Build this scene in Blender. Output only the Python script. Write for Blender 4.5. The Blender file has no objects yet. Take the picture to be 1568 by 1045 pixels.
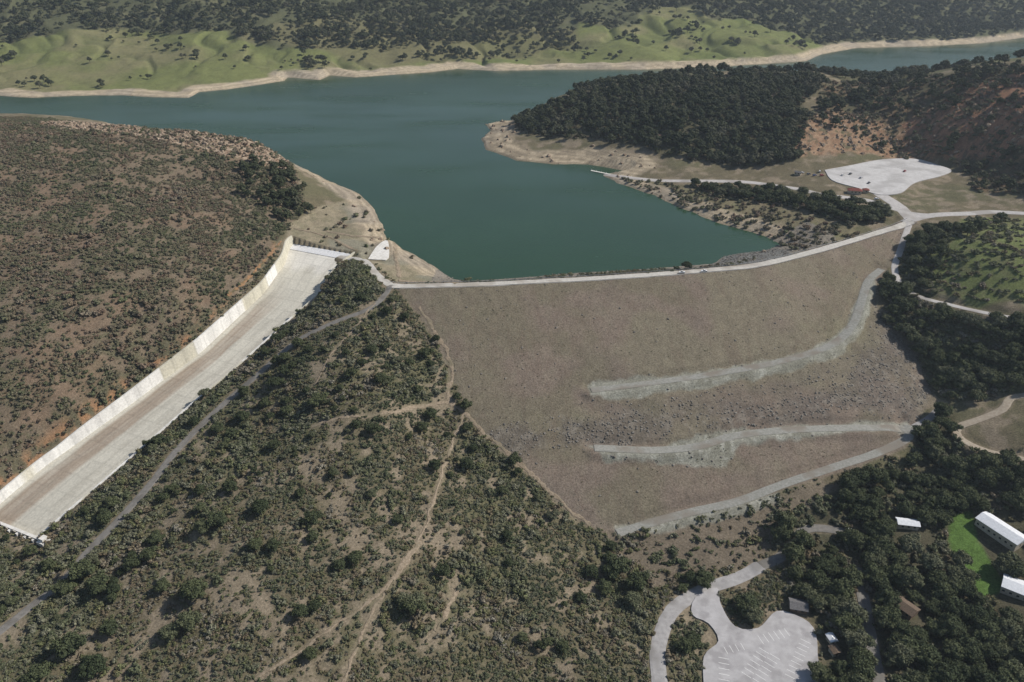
import bpy, math, random
import numpy as np
from mathutils import Vector
from mathutils.geometry import tessellate_polygon
rng=np.random.default_rng(7); random.seed(7)
sc=bpy.context.scene
sc.view_settings.view_transform='Standard'; sc.view_settings.look='None'; sc.view_settings.exposure=0

# ---------------- survey: bearings from the helicopter (aerial photogrammetry) -------------
CH=250.0; F=1150.0; PIT=math.radians(30); cP,sP=math.cos(PIT),math.sin(PIT)
def ray(u,v):
    u=np.asarray(u,float); v=np.asarray(v,float)
    dx=u-784; dy=522.5-v
    return dx, F*cP+dy*sP, -F*sP+dy*cP
def at_z(u,v,z):
    a,b,c=ray(u,v); t=(z-CH)/c
    return a*t, b*t
def A(l): return np.array(l,float)

# ---------------- noise -----------------
TB=np.random.default_rng(3).random((256,256)).astype(np.float32)*2-1
def vn(x,y,s,o=0):
    X=x/s+o*17.3+1000; Y=y/s+o*9.7+1000
    ix=np.floor(X).astype(np.int64); iy=np.floor(Y).astype(np.int64)
    fx=X-ix; fy=Y-iy; fx=fx*fx*(3-2*fx); fy=fy*fy*(3-2*fy)
    ix&=255; iy&=255; jx=(ix+1)&255; jy=(iy+1)&255
    return (TB[ix,iy]*(1-fx)+TB[jx,iy]*fx)*(1-fy)+(TB[ix,jy]*(1-fx)+TB[jx,jy]*fx)*fy
def fbm(x,y,s,o=0,n=3):
    r=0;a=1;t=0
    for i in range(n):
        r=r+a*vn(x,y,s/(2**i),o+i); t+=a; a*=.5
    return r/t
def ss(x,a,b):
    t=np.clip((x-a)/(b-a),0,1); return t*t*(3-2*t)

def pline(px,py,pts,closed=False):
    n=len(pts); best=np.full(px.shape,1e9); par=np.zeros(px.shape)
    for i in range(n if closed else n-1):
        ax,ay=pts[i][:2]; bx,by=pts[(i+1)%n][:2]
        ex,ey=bx-ax,by-ay; L=ex*ex+ey*ey+1e-9
        t=np.clip(((px-ax)*ex+(py-ay)*ey)/L,0,1)
        d=(px-ax-t*ex)**2+(py-ay-t*ey)**2
        m=d<best; best=np.where(m,d,best); par=np.where(m,i+t,par)
    return np.sqrt(best),par
def inside(px,py,pts):
    n=len(pts); c=np.zeros(px.shape,bool)
    for i in range(n):
        ax,ay=pts[i][:2]; bx,by=pts[(i+1)%n][:2]
        if ay==by: continue
        c^=((ay>py)!=(by>py))&(px<(bx-ax)*(py-ay)/(by-ay)+ax)
    return c
def sd(px,py,pts,mar=40):
    pts=np.asarray(pts); out=np.full(px.shape,-float(mar))
    m=(px>pts[:,0].min()-mar)&(px<pts[:,0].max()+mar)&(py>pts[:,1].min()-mar)&(py<pts[:,1].max()+mar)
    x=px[m];y=py[m]
    if len(x)==0: return out
    d,_=pline(x,y,pts,True); s=np.where(inside(x,y,pts),d,-np.minimum(d,mar)); out[m]=s
    return out

# ---------------- water outline ---------------
Wpx=A([(-120,150),(0,147),(50,150),(110,147),(180,146),(232,149),(290,150),(305,141),(350,137),(400,130),(436,124),(440,119),(490,123),(505,116),(545,119),(600,115),(660,111),(700,106),(760,109),(850,107),(980,107),(1100,103),(1235,94),(1256,84),(1310,74),(1420,71),(1500,67),(1568,58),(1700,50)])
W1=np.stack(at_z(Wpx[:,0],Wpx[:,1],0),1)
W2=A([(1300,1500),(1000,1410),(780,1350),(600,1290),(420,1290),(230,1260),(90,1170)])
Wp2=A([(790,184),(765,186),(745,191),(752,200),(738,213),(745,230),(790,246),(850,252),(900,252),(955,262),(925,267),(945,280),(1000,300),(1045,320),(1100,342),(1170,362),(1197,375),(1170,383),(1110,393),(1090,404),(1000,412),(900,419),(800,425),(712,431),(690,426),(665,408),(640,393),(605,378),(592,366),(582,340),(565,310),(550,297),(515,282),(480,266),(462,256),(434,243)])
W3=np.stack(at_z(Wp2[:,0],Wp2[:,1],0),1)
W4=A([(-262,850),(-330,890),(-430,950),(-560,1005),(-760,1060),(-1150,1110),(-1250,1180)])
WP=np.concatenate([W1,W2,W3,W4])

# ---------------- dam ---------------
crest_px=A([(596,439),(650,438),(700,437),(775,434),(850,430),(925,426),(1000,421),(1075,415),(1150,408),(1210,395),(1260,382),(1320,364),(1395,341)])
CR=np.stack(at_z(crest_px[:,0],crest_px[:,1],12),1)
def damz(x,y):
    d,_=pline(x,y,CR)
    return 12-np.maximum(0,d-5)/2.62
D_px=A([(612,447),(640,485),(665,520),(690,575),(712,620),(745,670),(790,705),(830,745),(870,785),(900,805),(945,818),(1020,806),(1120,785),(1200,752),(1300,722),(1385,690),(1405,650),(1425,600),(1400,540),(1350,485),(1335,450),(1365,400),(1388,352)])
a,b,c=ray(D_px[:,0],D_px[:,1])
lo=np.full(len(a),-90.);hi=np.full(len(a),14.)
for _ in range(40):
    mid=(lo+hi)/2; t=(mid-CH)/c; dz=damz(a*t,b*t)
    up=dz>mid; lo=np.where(up,mid,lo); hi=np.where(up,hi,mid)
t=(mid-CH)/c; DO=np.stack([a*t,b*t],1); DOz=mid
up_off=[]
for i in range(len(CR)):
    p=CR[min(i+1,len(CR)-1)]-CR[max(i-1,0)]; p/=np.linalg.norm(p); up_off.append(CR[i]+np.array([-p[1],p[0]])*5.5)
DAMP=np.concatenate([DO,np.array(up_off)[::-1]])

# ---------------- spillway ---------------
Lp=A([(437,366,13),(432,388,11),(400,432,5),(300,520,-7),(200,597,-19),(120,657,-28),(60,706,-36),(0,757,-42),(-60,806,-47)])
Rp=A([(545,384,9),(520,402,7),(500,425,5),(490,448,2),(430,500,-6),(350,572,-16),(300,612,-21),(200,700,-32),(100,785,-41),(62,818,-45),(10,860,-48)])
Lw=np.stack(at_z(Lp[:,0],Lp[:,1],Lp[:,2]),1); Rw=np.stack(at_z(Rp[:,0],Rp[:,1],Rp[:,2]),1)
S0=np.array([-159,576.]); SD=np.array([-.391,-.92]); SD/=np.linalg.norm(SD); SN=np.array([-SD[1],SD[0]])
def so(P): q=P-S0; return q@SD,q@SN
Ls,Lo=so(Lw); Rs,Ro=so(Rw)
smax=Rs[9]+3
st=np.arange(0,smax,3.0)
Lof=np.interp(st,Ls,Lo); Rof=np.interp(st,Rs,Ro); Ftop=np.interp(st,Rs,Rp[:,2]); FZ=Ftop-4.0; LZ=np.interp(st,Ls,Lp[:,2])
k=np.ones(5)/5
def smth(v): 
    p=np.pad(v,2,mode='edge'); return np.convolve(p,k,'valid')
Lof,Rof,FZ,LZ=map(smth,(Lof,Rof,FZ,LZ))
LZ=np.maximum(LZ,FZ+5.5)
Ledge=S0+st[:,None]*SD+Lof[:,None]*SN; Redge=S0+st[:,None]*SD+Rof[:,None]*SN
CHP=np.concatenate([Ledge,Redge[::-1]])

# ---------------- natural ground control ---------------
C=A([(0,185,55),(100,190,53),(200,195,49),(300,203,44),(375,213,38),(410,228,26),(432,245,10),(0,300,42),(150,280,43),(300,270,35),(400,290,24),(450,325,13),
(0,450,20),(150,420,23),(300,380,22),(400,350,16),(0,600,-6),(150,520,4),(280,470,7),(360,425,9),(0,680,-26),(100,610,-14),
(520,420,15),(552,440,14),(530,462,10),(560,395,9),(600,400,7),(500,330,6),(470,345,8),(560,350,5),(520,360,6),
(600,470,9),(560,520,4),(500,545,0),(450,560,-5),(640,560,-9),(580,620,-12),(500,650,-16),(400,650,-20),(420,590,-12),(680,640,-27),(600,750,-32),(450,750,-29),(300,750,-31),(290,690,-25),(220,800,-37),(120,870,-45),(0,950,-50),(0,1040,-51),(200,950,-45),(350,900,-38),(500,880,-37),(650,880,-42),(750,800,-46),(800,870,-52),(850,950,-57),(950,900,-60),(950,1000,-61),(800,1030,-58),(600,1030,-49),(400,1030,-46),(200,1040,-50),(20,860,-49),
(1000,870,-61),(1100,830,-59),(1150,960,-63),(1050,980,-62),(1250,790,-57),(1200,1040,-63),(1350,760,-53),(1300,900,-61),(1400,1000,-62),(1500,850,-58),(1560,1000,-61),(1450,720,-49),(1450,620,-38),(1540,620,-32),(1560,690,-39),(1500,540,-17),(1430,500,-12),(1400,450,-3),(1480,430,9),(1560,480,3),(1560,400,22),(1480,370,20),(1420,345,13),(1560,330,17),(1400,330,13),
(1350,265,14),(1280,262,14),(1440,262,15),(1350,300,13),(1230,285,12),(1150,278,8),(1060,277,5),(980,272,3),(1100,310,6),(1200,330,8),(1300,330,12),(1250,360,8),(1180,355,3),
(1220,210,30),(1100,240,13),(1050,190,35),(950,180,30),(850,200,13),(808,190,9),(830,178,20),(900,142,38),(1000,122,53),(1100,112,60),(1240,112,60),(1340,128,56),(1450,118,76),(1560,100,95),(1300,190,36),(1450,200,42),(1560,200,56),(1500,250,22),(1560,280,24),(1400,228,20),(1150,160,46),
(50,75,32),(150,65,38),(280,60,42),(400,80,30),(250,105,14),(100,110,12),(550,80,20),(650,70,22),(720,85,12),(850,70,22),(980,45,38),(1050,35,45),(1130,60,25),(900,55,34),(1200,70,15),
(0,0,95),(200,0,90),(400,5,82),(600,0,78),(800,0,78),(1000,0,70),(1200,10,55),(1400,20,42),(1568,10,48),(1450,45,18)])
cx,cy=at_z(C[:,0],C[:,1],C[:,2])
ctrl=[np.stack([cx,cy,C[:,2]],1),
 A([(-560,900,35),(-420,880,18),(-300,830,8),(-800,500,62),(-850,800,65),(-900,1000,20),(-520,320,0),(-450,230,-40),(-900,250,20),(190,1170,22),(393,1190,20),(620,1200,20),(950,1180,50),(800,900,120),(900,600,60),(650,450,20),(500,200,-40),
  (-1500,2600,260),(-700,2600,230),(0,2600,250),(700,2600,200),(1400,2600,170),(2200,2600,240),(-2500,2600,260),(-3000,4500,480),(-1000,4500,450),(1000,4500,430),(3000,4500,500),(0,0,-55),(-500,0,-50),(500,0,-55),(-1400,1500,60),(1500,1900,40),(1900,1500,60)]),
 np.concatenate([CR,np.full((len(CR),1),12)],1)[::2],
 np.concatenate([DO,DOz[:,None]],1)[1:],
 np.concatenate([Ledge-SN*1.5,(LZ-.6)[:,None]],1)[::9],
 np.concatenate([Redge+SN*1.5,(FZ+3.6)[:,None]],1)[::9],
 np.concatenate([WP,np.full((len(WP),1),1.5)],1)[::2]]
ct=np.concatenate(ctrl)
def phi(x,y,X,Y): return np.sqrt((x[:,None]-X[None])**2+(y[:,None]-Y[None])**2+225)
n=len(ct); M=np.zeros((n+3,n+3)); M[:n,:n]=phi(ct[:,0],ct[:,1],ct[:,0],ct[:,1])-np.eye(n)*0.5
Pm=np.stack([np.ones(n),ct[:,0]/1000,ct[:,1]/1000],1); M[:n,n:]=Pm; M[n:,:n]=Pm.T
wts=np.linalg.solve(M,np.concatenate([ct[:,2],np.zeros(3)]))

# ---------------- terrain lattice ---------------
NC,NR=1250,1150; A0=.85; Y0,Y1=120.,5200.
step=math.log((Y1+250)/(Y0+250))/(NR-1)
av=np.linspace(-A0,A0,NC); yv=(Y0+250)*np.exp(step*np.arange(NR))-250
GX=(av[None,:]*(yv[:,None]+250)).ravel(); GY=np.repeat(yv,NC)
Z=np.zeros(GX.shape)
c32=ct.astype(np.float32); w32=wts.astype(np.float32)
for i in range(0,len(GX),60000):
    x=GX[i:i+60000].astype(np.float32); y=GY[i:i+60000].astype(np.float32)
    Z[i:i+60000]=phi(x,y,c32[:,0],c32[:,1])@w32[:n]+w32[n]+w32[n+1]*x/1000+w32[n+2]*y/1000
dW=-sd(GX,GY,WP,400)   # + on land
damS=sd(GX,GY,DAMP,60); chS=sd(GX,GY,CHP,60)
far=ss(GY,1180,1500)
quiet=np.clip(ss(-damS,2,22)*ss(-chS,1,14),0,1)*ss(np.abs(dW),3,40)
nz=fbm(GX,GY,70,1)*3.2+fbm(GX,GY,18,5,3)*1.0
rid=(1-np.abs(fbm(GX,GY,230,9,4))*2.2)*16*far+fbm(GX,GY,800,4)*30*ss(GY,1900,3000)
gul=-(.16-np.minimum(np.abs(fbm(GX+30*vn(GX,GY,90,2),GY*.6,95,14,3)),.16))*42*far
Z=Z+(nz+rid*.8-6*far+gul)*quiet
wob=fbm(GX,GY,16,21,3)*3.2
d=dW+wob*ss(dW,-8,4)*np.where(np.abs(damS)<30,.3,1)
pen=ss(GX,-70,-40)*(1-ss(GX,190,240))*ss(GY,770,800)*(1-ss(GY,1080,1120))
shore=np.where(d<14,.33*d,4.6+1.1*(d-14))*(1+.5*pen)
land=np.maximum(Z,np.where(d<30,np.minimum(2,.33*d),-999))
Z=np.where(d>0,np.where(d<120,np.minimum(land,shore),land),np.maximum(.35*d,-14))
dm=damz(GX[damS>-59],GY[damS>-59])+fbm(GX[damS>-59],GY[damS>-59],9,3,2)*.3
m=damS>-59; k2=ss(damS[m],-3,2); Z[m]=Z[m]*(1-k2)+dm*k2
m=chS>-4; s_=(GX[m]-S0[0])*SD[0]+(GY[m]-S0[1])*SD[1]; fz=np.interp(s_,st,FZ)-1.2
k2=ss(chS[m],-.4,.5); Z[m]=Z[m]*(1-k2)+fz*k2

def samp(G,x,y):
    x=np.asarray(x,float);y=np.asarray(y,float)
    fj=np.clip(np.log(np.maximum(y+250,1)/(Y0+250))/step,0,NR-1.001); fi=np.clip((x/(y+250)+A0)/(2*A0)*(NC-1),0,NC-1.001)
    j=fj.astype(int);i=fi.astype(int);a=fi-i;b=fj-j; g=G.reshape(NR,NC)
    return (g[j,i]*(1-a)+g[j,i+1]*a)*(1-b)+(g[j+1,i]*(1-a)+g[j+1,i+1]*a)*b
YM=(130+250)*np.exp(np.linspace(0,math.log(5300/380.),2600))-250
def onground(P):
    P=A(P); a,b,c=ray(P[:,0],P[:,1]); out=[]
    for k in range(len(P)):
        xs=a[k]/b[k]*YM; zr=CH+c[k]/b[k]*YM; h=np.maximum(samp(Z,xs,YM),0 if P[k,1]<430 else -999)
        q=np.nonzero(h>zr)[0]
        if len(q)==0: out.append((xs[-1],YM[-1])); continue
        j=q[0]
        if j==0: out.append((xs[0],YM[0])); continue
        f0=zr[j-1]-h[j-1]; f1=h[j]-zr[j]; t=f0/(f0+f1+1e-9); yy=YM[j-1]+t*(YM[j]-YM[j-1]); out.append((a[k]/b[k]*yy,yy))
    return np.array(out)
def resample(P,stp=3.0):
    P=np.asarray(P); Q=np.vstack([2*P[0]-P[1],P,2*P[-1]-P[-2]]); out=[]
    for i in range(1,len(Q)-2):
        p0,p1,p2,p3=Q[i-1:i+3]; nn=max(2,int(np.linalg.norm(p2-p1)/stp))
        for t in np.arange(nn)/nn:
            out.append(.5*((2*p1)+(-p0+p2)*t+(2*p0-5*p1+4*p2-p3)*t*t+(-p0+3*p1-3*p2+p3)*t**3))
    out.append(P[-1]); return np.array(out)

# ---------------- roads / pads definitions ---------------
ROADS=[ # name, survey pts, width, material, flatten
('dam_crest_road',None,7.5,'concrete_road',0),
('access_road',[(600,438),(570,471),(510,494),(456,521),(408,562),(342,620),(276,683),(232,740),(178,800),(135,845),(97,890),(42,935),(-40,1000)],4.6,'asphalt_old',1),
('access_road',[(598,438),(575,418),(555,398),(520,396)],6.5,'concrete_road',1),
('lakeside_road',[(918,265),(960,272),(1060,277),(1150,280),(1215,288),(1260,298),(1320,306),(1365,318),(1398,328),(1430,330)],9,'pale_asphalt',1),
('highway_road',[(1385,342),(1420,330),(1480,327),(1530,326),(1620,330)],9,'pale_asphalt',1),
('lakeside_road',[(1345,298),(1375,315),(1395,338)],12,'pale_asphalt',1),
('abutment_road',[(1392,345),(1378,385),(1370,410),(1378,436),(1405,455),(1450,466),(1500,478),(1560,488),(1620,492)],5,'pale_asphalt',1),
('bench_road',[(1350,412),(1330,430),(1318,465),(1303,502),(1270,530),(1200,553),(1100,572),(1000,586),(905,598)],6,'gravel_grey',1),
('bench_road',[(1395,655),(1340,655),(1250,657),(1190,660),(1120,668),(1070,684),(1000,690),(910,686)],6.5,'gravel_grey',1),
('toe_road',[(1390,650),(1390,672),(1340,695),(1280,715),(1200,742),(1130,768),(1060,784),(1000,800),(945,818)],6,'gravel_grey',1),
('park_road',[(1015,1120),(1010,1045),(1008,990),(1030,935),(1075,905),(1130,885),(1165,868)],7.5,'mid_asphalt',1),
('park_road',[(1165,868),(1200,850),(1235,810),(1300,815)],6,'asphalt_old',1),
('loop_road',[(1620,710),(1568,703),(1500,690),(1466,672),(1468,655),(1500,642),(1535,628),(1548,610),(1580,600)],5,'tan_road',1),
('residential_road',[(1310,870),(1325,930),(1335,990),(1350,1060)],6,'asphalt_old',1),
('lower_trail_road',[(1440,625),(1425,640),(1400,655)],5,'mid_asphalt',1),
('dirt_trail',[(643,470),(660,500),(680,530),(692,570),(686,610),(715,635),(745,668),(790,705),(840,750),(880,790),(905,805)],2.4,'dirt',0),
('dirt_trail',[(475,655),(520,640),(560,638),(605,632),(640,622),(690,614)],1.8,'dirt',0),
('dirt_trail',[(505,1100),(530,1030),(560,960),(600,888),(640,830),(662,775),(682,710),(700,660),(712,632)],1.4,'dirt',0),
('dirt_trail',[(600,888),(625,858),(645,828)],2.8,'dirt',0),
('dirt_trail',[(380,1050),(440,1010),(500,965),(560,925),(600,888)],1.3,'dirt',0),
('dirt_trail',[(660,940),(670,965),(700,900)],1.6,'dirt',0),
('dirt_trail',[(575,465),(545,500),(510,540),(480,590)],1.2,'dirt',0),
('shore_trail',[(500,355),(540,362),(600,372),(606,395),(612,425)],2.4,'dirt',0),
('shore_trail',[(452,350),(500,362),(545,384)],2.5,'dirt',0),
('shore_trail',[(610,430),(660,432),(700,434)],3,'dirt',0),
('hill_trail',[(430,370),(405,400),(375,432),(350,455)],2.0,'orange_dirt',0),
]
PADS=[('boat_ramp_parking_lot',[(1262,264),(1300,253),(1350,244),(1400,243),(1438,249),(1457,261),(1440,272),(1400,284),(1378,298),(1345,300),(1315,290),(1275,278)],'pale_lot'),
('park_parking_lot',[(1078,1060),(1078,1005),(1100,982),(1085,955),(1060,940),(1065,915),(1098,900),(1103,925),(1125,962),(1160,966),(1188,940),(1220,945),(1245,962),(1252,1000),(1240,1060)],'lot_asphalt'),
('spillway_overlook_pad',[(563,392),(578,380),(594,377),(595,395),(583,396)],'white_concrete')]
clear=np.zeros(GX.shape)
roads=[]
for nm,pp,w,mt,fl in ROADS:
    P=resample(CR,4) if pp is None else resample(onground(pp),4)
    roads.append([nm,P,w,mt,fl])
padw=[(nm,onground(pp),mt) for nm,pp,mt in PADS]
padz=[]
for nm,P,mt in padw:
    s=sd(GX,GY,P,25); z0=float(np.mean(samp(Z,P[:,0],P[:,1]))); padz.append(z0)
    k2=ss(s,-12,-1.5); Z=Z*(1-k2)+z0*k2; clear=np.maximum(clear,ss(s,-3,0))
padi=[sd(GX,GY,P,25) for _,P,_ in padw]; padkeep=1-np.clip(sum(ss(s,-8,0) for s in padi),0,1)
for r in roads:
    nm,P,w,mt,fl=r; mar=w/2+9
    m=(GX>P[:,0].min()-mar)&(GX<P[:,0].max()+mar)&(GY>P[:,1].min()-mar)&(GY<P[:,1].max()+mar)
    idx=np.nonzero(m)[0]; dd,par=pline(GX[idx],GY[idx],P[::2] if len(P)>8 else P)
    if fl:
        PP=P[::2] if len(P)>8 else P
        zc=samp(Z,PP[:,0],PP[:,1]); zc=np.convolve(np.pad(zc,2,mode='edge'),k,'valid')
        zt=np.interp(par,np.arange(len(PP)),zc); k2=(1-ss(dd,w/2+.7,w/2+6))*padkeep[idx]
        Z[idx]=Z[idx]*(1-k2)+zt*k2
    clear[idx]=np.maximum(clear[idx],1-ss(dd,w/2+.4,w/2+1.6))
clear=np.maximum(clear,ss(chS,-3,-1)); 

# ---------------- region masks ---------------
def mask(P,soft=6,wb=5,ws=14,world=False):
    Q=A(P) if world else onground(P); s=sd(GX,GY,Q,60); 
    return ss(s+fbm(GX,GY,ws,33,3)*wb,-soft/2,soft/2)
green=mask([(-200,62),(0,64),(130,48),(200,44),(350,50),(370,63),(480,74),(540,70),(600,66),(690,72),(760,62),(880,56),(890,38),(960,42),(1000,16),(1050,12),(1090,30),(1130,28),(1200,48),(1240,62),(1265,78),(1235,98),(1100,110),(980,112),(700,113),(500,130),(300,156),(-200,160)],16,20,60)
mixed=mask([(360,62),(400,40),(500,30),(700,40),(880,45),(880,72),(700,95),(560,95),(480,76)],20,25,60)
F1=mask([(782,196),(800,180),(830,170),(900,142),(1000,124),(1100,114),(1240,116),(1262,130),(1230,160),(1240,190),(1222,215),(1222,245),(1170,256),(1120,254),(1060,243),(1000,230),(930,214),(870,212),(815,206)],6,8)
F1b=mask([(90,1180),(60,1100),(110,1035),(250,1050),(400,1040),(480,990),(700,900),(1200,900),(1200,1300),(700,1330),(300,1260)],10,8,20,True)
F2=mask([(1262,130),(1340,122),(1450,115),(1640,95),(1640,310),(1500,292),(1478,262),(1440,240),(1350,235),(1300,200),(1240,190)],8,8)
F3=mask([(1392,362),(1450,345),(1470,360),(1440,400),(1418,430),(1440,470),(1500,500),(1620,500),(1620,600),(1490,610),(1440,600),(1410,545),(1362,490),(1345,450),(1380,400)],6,6)
F4=mask([(1405,665),(1450,630),(1480,700),(1620,720),(1640,1120),(1290,1120),(1262,1000),(1235,935),(1205,880),(1175,850),(1230,775),(1300,745),(1395,715)],6,6)
F5=mask([(1060,284),(1160,289),(1240,303),(1340,322),(1368,338),(1300,345),(1240,325),(1160,308),(1080,298)],4,4)
F6=mask([(365,245),(440,262),(475,325),(440,345),(380,300)],6,10)
F7=mask([(545,400),(580,445),(560,462),(470,505),(440,512),(395,556),(330,612),(225,715),(170,790),(110,800),(200,715),(300,630),(350,585),(430,515),(495,455),(505,425)],3,3)
lawn=mask([(1455,790),(1490,780),(1500,830),(1545,900),(1500,925),(1450,830)],3,2)
hillgreen=mask([(1400,385),(1470,335),(1568,332),(1640,340),(1640,470),(1500,470),(1430,450),(1415,420)],8,8)
leftH=mask([(-200,800),(0,745),(200,592),(300,515),(420,395),(440,350),(470,320),(440,245),(370,208),(0,180),(-200,180)],4,2)
rock1=mask([(60,190),(150,188),(300,200),(380,208),(440,240),(440,265),(360,240),(280,224),(200,208),(120,200)],6,9)
rock2=mask([(1240,180),(1290,172),(1330,180),(1420,200),(1420,232),(1330,236),(1225,240),(1215,215)],8,9)
rock3=mask([(1380,190),(1450,145),(1568,115),(1640,115),(1640,240),(1500,252),(1430,235)],8,16)
benchA=mask([(900,590),(950,582),(1100,566),(1200,549),(1270,524),(1298,496),(1312,460),(1325,430),(1345,418),(1340,440),(1328,480),(1312,522),(1280,547),(1200,572),(1100,590),(950,612),(905,606)],2,2.5,9)
benchB=mask([(905,684),(1000,690),(1040,672),(1120,660),(1250,652),(1390,645),(1393,662),(1200,675),(1135,682),(1112,714),(1060,718),(1000,704),(930,708)],2,3,9)
benchC=mask([(945,822),(940,805),(1000,795),(1100,776),(1190,755),(1195,768),(1100,795),(1000,815)],3,2)
riprap=mask([(745,668),(790,655),(900,640),(1000,630),(1150,620),(1300,590),(1345,520),(1330,450),(1350,470),(1400,540),(1425,600),(1400,640),(1200,648),(1060,662),(900,682),(780,695)],10,6)
rip2=mask([(1075,410),(1110,392),(1190,380),(1215,390),(1150,405)],4,3)
ripA=mask([(900,612),(950,618),(1100,596),(1200,578),(1285,552),(1320,520),(1335,480),(1350,520),(1320,570),(1200,605),(1050,625),(920,640)],6,6)
approach=mask([(437,372),(440,345),(480,320),(560,300),(600,370),(710,433),(610,433),(545,395),(548,384)],5,4)
bank=mask([(940,275),(1010,278),(1050,290),(1120,305),(1300,345),(1320,362),(1210,390),(1195,372),(1100,340),(1000,300)],5,5)
toe=mask([(905,805),(945,815),(1130,790),(1250,735),(1300,740),(1200,790),(1165,860),(1000,900),(960,860)],5,5)
damM=ss(damS,-1.5,1.5)
# ---------------- colours ---------------
col=np.zeros((len(GX),3)); 
def rgb(*c): return np.array(c)
def mixc(m,c):
    global col
    col=col*(1-m[:,None])+np.asarray(c)*m[:,None]
N1=fbm(GX,GY,40,41)*.5+.5; N2=fbm(GX,GY,9,51,3)*.5+.5; N3=fbm(GX,GY,3,61,2)*.5+.5; N4=fbm(GX,GY,150,45)*.5+.5; N5=fbm(GX,GY,22,47,3)*.5+.5
col[:]=rgb(.13,.112,.072)
mixc(ss(N1,.35,.65)*.6,rgb(.105,.105,.058))
mixc(ss(N2,.5,.7)*.8,rgb(.225,.185,.135))
beyond=((GY>1120)&(dW>0)).astype(float)*ss(GY,1120,1180)
mixc(beyond,rgb(.085,.09,.05)); mixc(beyond*ss(N1,.5,.7)*.6,rgb(.14,.135,.08))
mixc(green,rgb(.145,.16,.062)); mixc(green*ss(N4,.45,.6)*.55,rgb(.125,.155,.05)); mixc(green*ss(fbm(GX,GY,90,71)*.5+.5,.45,.7)*.8,rgb(.18,.165,.09)); mixc(green*ss(N2,.58,.78)*.5,rgb(.1,.11,.048))
mixc(green*(gul/-6.7)*.5,rgb(.09,.11,.042))
mixc(mixed*.7,rgb(.14,.13,.07))
for f in (F1,F1b,F2): mixc(f*.85,rgb(.085,.08,.048))
mixc(F1b*ss(N2,.45,.6)*.6,rgb(.12,.13,.06))
mixc(F2*ss(N2,.4,.6)*.8,rgb(.17,.115,.072))
mixc(F4*.9,rgb(.075,.07,.045)); mixc(F3*.85,rgb(.09,.09,.05)); mixc(hillgreen*.9,rgb(.125,.15,.055)); mixc(hillgreen*ss(N2,.5,.7)*.5,rgb(.13,.12,.07))
mixc(leftH*.8,rgb(.11,.1,.064)); mixc(leftH*ss(N2,.45,.62)*.8,rgb(.165,.128,.092)); mixc(leftH*ss(N5,.52,.68)*.6,rgb(.185,.13,.09))
sl=leftH*ss(-chS,-1,0)*(1-ss(-chS,3,12)); mixc(sl*ss(N2+.15*N3+.1*N1,.54,.68)*.9,rgb(.3,.165,.085))
mixc(rock1*ss(N3*.5+N2*.5,.3,.5),rgb(.21,.145,.1)); mixc(rock1*ss(N3,.5,.65)*.8,rgb(.34,.28,.21))
mixc(rock2*.9*ss(N3*.5+N2*.5,.3,.5),rgb(.24,.145,.09)); mixc(rock2*ss(N3,.5,.65)*.5,rgb(.33,.24,.16))
mixc(rock3*ss(N3*.5+N2*.5,.3,.5),rgb(.24,.135,.085)); mixc(rock3*ss(N3,.55,.7)*.4,rgb(.3,.18,.12))
mixc(bank*.85,rgb(.165,.145,.09)); mixc(bank*ss(N2,.5,.7)*.6,rgb(.12,.125,.065)); mixc(F5*.8,rgb(.08,.08,.045))
mixc(approach*.9,rgb(.25,.215,.15)); mixc(approach*ss(N2,.5,.65)*.7,rgb(.17,.155,.1)); mixc(approach*ss(N1,.5,.6)*.5,rgb(.2,.2,.16))
mixc(toe*.9,rgb(.145,.12,.09)); 
shw=np.where((GY>1100),32,24)+12*pen
shb=(1-ss(dW+wob*1.5,shw-7,shw+3))*(dW>-30)*(1-ss(Z,6.5+9*pen,11+9*pen)); shb=shb*(np.abs(damS)>25)
strat=np.sin(Z*4+N2*3)*.5+.5
sc_=(rgb(.36,.30,.215)[None]*(1-ss(N1,.45,.65)[:,None]*.6)+rgb(.27,.235,.19)[None]*ss(N1,.45,.65)[:,None]*.6)*(.74+.4*strat[:,None])*(1-.28*(pen*ss(N2,.45,.6))[:,None])
sc_=sc_*(1+.18*(GY>1100))[:,None]
m=(shb*.95)[:,None]; col=col*(1-m)+sc_*m
wet=(dW+wob<1.5)&(dW>-30); mixc(wet*.5,rgb(.16,.13,.09))
up=((np.abs(damS)<=48)&(dW>-20)&(dW<42)&(damM<.5)&(GX>-60)&(GX<330)).astype(float)
mixc(up*.8,rgb(.19,.17,.145))
mixc(damM,rgb(.18,.145,.115)); mixc(damM*ss(N1,.4,.7)*.6,rgb(.155,.128,.104)); mixc(damM*ss(N2,.5,.75)*.5,rgb(.2,.17,.13)); mixc(damM*ss(N3,.6,.8)*.35,rgb(.115,.102,.075))
mixc(damM*ss(fbm(GX,GY,60,88)*.5+.5,.5,.65)*.6,rgb(.175,.16,.11)); mixc(damM*ss(fbm(GX,GY,45,98)*.5+.5,.55,.7)*.5,rgb(.14,.13,.085))
wash=ss(np.abs(fbm(GX+GY*.15,GY*.18,7,81,2)),0,.12); mixc(damM*(1-wash)*.3,rgb(.14,.105,.082))
mixc(np.clip(riprap*ss(N5,.3,.5)+ripA*.4,0,1)*.6,rgb(.115,.1,.086)); mixc(riprap*ss(N3,.58,.72)*.4,rgb(.22,.2,.17))
for b_ in (benchA,benchB,benchC): mixc(b_*.9,rgb(.25,.25,.21)); mixc(b_*ss(N2,.42,.62)*.65,rgb(.175,.17,.135)); mixc(b_*ss(N3,.6,.75)*.5,rgb(.33,.33,.29))
mixc(rip2,rgb(.15,.15,.14)); mixc(lawn*.85,rgb(.085,.155,.035))
mixc(clear*(1-damM)*.45,rgb(.22,.18,.13))
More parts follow.
